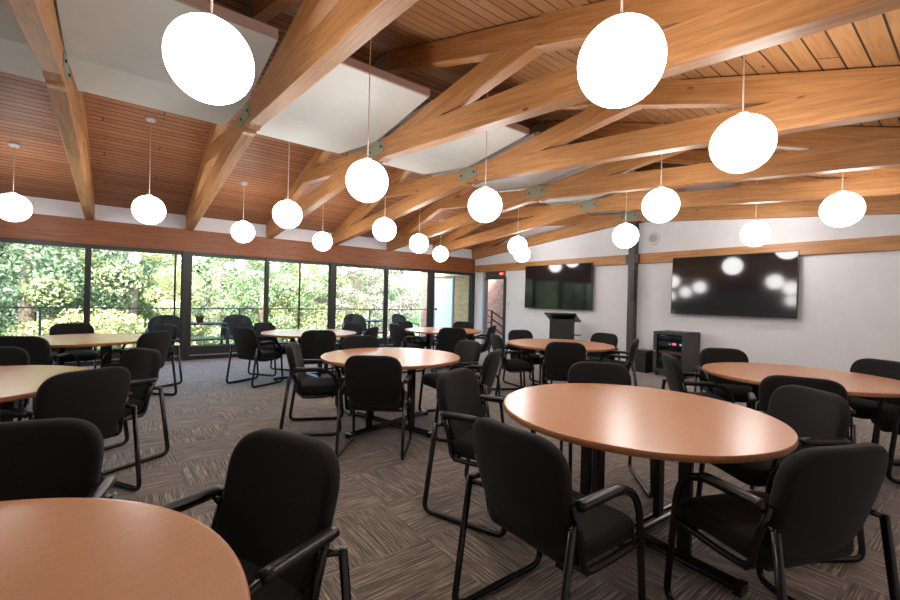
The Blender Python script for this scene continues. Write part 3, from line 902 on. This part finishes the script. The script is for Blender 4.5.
for k in range(60):
    a = random.uniform(0, 2*PI); e = random.uniform(.2, 1.4); c = Vector((math.cos(a)*math.cos(e), math.sin(a)*math.cos(e), math.sin(e)))*random.uniform(.05, .12)+Vector((0, 0, .15))
    u = Vector((random.uniform(-1, 1), random.uniform(-1, 1), random.uniform(-1, 1))).normalized()*.025; w = u.cross(c).normalized()*.015
    bm.faces.new([bm.verts.new(c+q) for q in (u, w, -u, -w)])
mesh_obj('foliage', bm, LEAF[2], pot)

# ground
bm = bmesh.new()
g = [(-60, 12.15, -3.2), (90, 12.15, -3.2), (140, 95, -3.5), (-90, 95, -3.5)]
bm.faces.new([bm.verts.new(q) for q in g]); bmesh.ops.solidify(bm, geom=bm.faces[:], thickness=.2)
struct(mesh_obj('ground', bm, M['grass']))
struct(mesh_obj('ground_path', B(-30, 60, 26, 31, -3.3, -3.15), M['path']))

def crown(nblob, rx, ry, rz, nleaf, ls, seed, blobr=(.45, .95), conifer=False):
    rnd = random.Random(seed); bm = bmesh.new()
    blobs = []
    for k in range(nblob):
        th = rnd.uniform(0, 2*PI); ph = math.acos(rnd.uniform(-.85, 1)); s = rnd.uniform(.62, 1.0)
        if conifer:
            h = rnd.uniform(0, 1); rr = (1-h)*rx*rnd.uniform(.6, 1)+.1
            c = Vector((math.cos(th)*rr, math.sin(th)*rr, -rz+2*rz*h))
        else: c = Vector((math.cos(th)*math.sin(ph)*rx*s, math.sin(th)*math.sin(ph)*ry*s, math.cos(ph)*rz*s))
        blobs.append((c, rnd.uniform(*blobr)))
    for k in range(nleaf):
        c, r = blobs[k % nblob]
        d = Vector((rnd.gauss(0, 1), rnd.gauss(0, 1), rnd.gauss(0, 1)+.35)).normalized()
        p = c+Vector((d.x, d.y, d.z*.7))*r*rnd.uniform(.75, 1.08)
        nrm = (d+Vector((rnd.gauss(0, .5), rnd.gauss(0, .5), rnd.gauss(0, .5)))).normalized()
        u = nrm.orthogonal().normalized(); u = Matrix.Rotation(rnd.uniform(0, PI), 3, nrm) @ u
        w = nrm.cross(u)
        a = ls*rnd.uniform(.6, 1.3)
        bm.faces.new([bm.verts.new(p+q) for q in (u*a, w*a*.6+u*.2*a, -u*a, -w*a*.6+u*.2*a)])
    me = bpy.data.meshes.new('foliage'); bm.to_mesh(me); bm.free(); return me
CR = [crown(75, 3.6, 3.0, 3.6, 34000, .058, 1), crown(80, 3.6, 3.0, 3.4, 34000, .052, 2, (.4, .8)), crown(60, 1.9, 1.9, 4.2, 26000, .055, 3, (.35, .7), True)]
def tree(px, Y, z, s, ci, li, label, rz=0):
    p = Yat(px, 300, Y)
    t = empty('tree', label, 'tree', (p.x, Y, -3.3), rz, 'trees beyond the deck')
    me = CR[ci].copy(); me.materials.clear(); me.materials.append(LEAF[li])
    f = bpy.data.objects.new('foliage', me); link(f, t); f.location = (0, 0, z+3.3); f.scale = (s, s, s)
    bm = bmesh.new(); tube(bm, [(0, 0, 0), (.1, .05, (z+3.3)*.5), (.02, -.1, z+3.3+1.5*s)], .2*s, 10)
    mesh_obj('trunk', bm, M['bark'], t, smooth=True)
for a in (
 (-60, 17, 1.2, 1.0, 0, 0, 'deep green tree outside, past the left edge of the windows'),
 (25, 17.5, 1.5, .95, 0, 0, 'deep green leafy tree filling the leftmost window'),
 (75, 23, 2.6, 1.3, 1, 0, 'dark tree standing behind the leftmost window mullion'),
 (128, 17, .2, .85, 1, 1, 'yellow green sunlit tree in the second window from the left'),
 (165, 26, 2.5, 1.3, 0, 3, 'pale silvery tree behind the yellow green tree'),
 (215, 21, 1.2, 1.1, 0, 2, 'mid green tree right of the thick window post'),
 (262, 18, .2, .9, 1, 2, 'mid green tree behind the round-backed deck chair'),
 (300, 24, 1.6, 1.15, 1, 2, 'green tree seen through the narrow middle window'),
 (318, 19, .2, .75, 0, 1, 'light green tree left of the thick centre post'),
 (340, 27, 2.2, 1.2, 0, 2, 'broad green tree behind the pale tree, right of the centre post'),
 (358, 19, .8, .95, 1, 3, 'pale blossoming tree right of the thick centre post'),
 (395, 20, .3, 1.0, 2, 4, 'dark green conifer left of the red brick edge'),
 (412, 40, -1.2, 1.0, 0, 4, 'distant hazy tree low beside the red brick edge'),
 (180, 40, 1.0, 1.9, 1, 2, 'distant broad tree in the background behind the left post'),
 (340, 42, .6, 1.8, 0, 0, 'distant broad tree in the background behind the pale tree'),
 (60, 38, 1.0, 2.0, 0, 2, 'distant broad tree in the background at far left')):
    tree(*a, rz=random.uniform(0, 6))
# hedge below
def shrub(px, Y, z, s, li, label):
    p = Yat(px, 300, Y); t = empty('shrub', label, 'shrub', (p.x, Y, -3.3), random.uniform(0, 6), 'shrubs below the deck')
    me = CR[1].copy(); me.materials.clear(); me.materials.append(LEAF[li])
    f = bpy.data.objects.new('foliage', me); link(f, t); f.location = (0, 0, z+3.3); f.scale = (s, s*.9, s*.6)
    bm = bmesh.new(); tube(bm, [(0, 0, 0), (0, 0, z+3.3)], .12, 8); mesh_obj('stem', bm, M['bark'], t)
for px, Y, z, s, li, lab in ((10, 15, -1.8, .55, 0, 'dark shrub under the railing at far left'), (100, 15, -1.9, .5, 1, 'yellow green shrub under the railing, second window'),
                      (205, 15.5, -1.9, .5, 2, 'green shrub under the railing right of the thick post'), (290, 16, -1.9, .5, 1, 'bright shrub under the railing in the middle window'),
                      (350, 17, -2.0, .45, 3, 'pale shrub low behind the small deck table')):
    shrub(px, Y, z, s, li, lab)

# ------------------------------------------------------------------ light
w = bpy.data.worlds.new('World'); bpy.context.scene.world = w; w.use_nodes = True
nt = w.node_tree; bg = nt.nodes['Background']
sky = nt.nodes.new('ShaderNodeTexSky'); sky.sky_type = 'NISHITA'; sky.sun_disc = False
sky.sun_elevation = math.radians(42); sky.sun_rotation = math.radians(200); sky.air_density = 1.0; sky.dust_density = 3.0; sky.ozone_density = 1.0
nt.links.new(sky.outputs[0], bg.inputs[0]); bg.inputs[1].default_value = 1.25
sd = bpy.data.lights.new('sun', 'SUN'); sd.energy = 10; sd.angle = math.radians(1.0); sd.color = (1, .97, .93)
so = bpy.data.objects.new('sun', sd); C.objects.link(so); so.rotation_euler = (math.radians(48), 0, math.radians(-25))

# ------------------------------------------------------------------ camera
cam = bpy.data.cameras.new('camera'); co = bpy.data.objects.new('camera', cam); C.objects.link(co)
cam.sensor_width = 36; cam.lens = 36*FPX/900; cam.clip_start = .02; cam.clip_end = 300
mw = Matrix((( cr.x, cu.x, -cf.x, 0), (cr.y, cu.y, -cf.y, 0), (cr.z, cu.z, -cf.z, H), (0, 0, 0, 1)))
co.matrix_world = mw
bpy.context.scene.camera = co
vs = bpy.context.scene.view_settings
vs.view_transform = 'Standard'; vs.look = 'None'; vs.gamma = 1; vs.use_curve_mapping = False; vs.exposure = 0.75
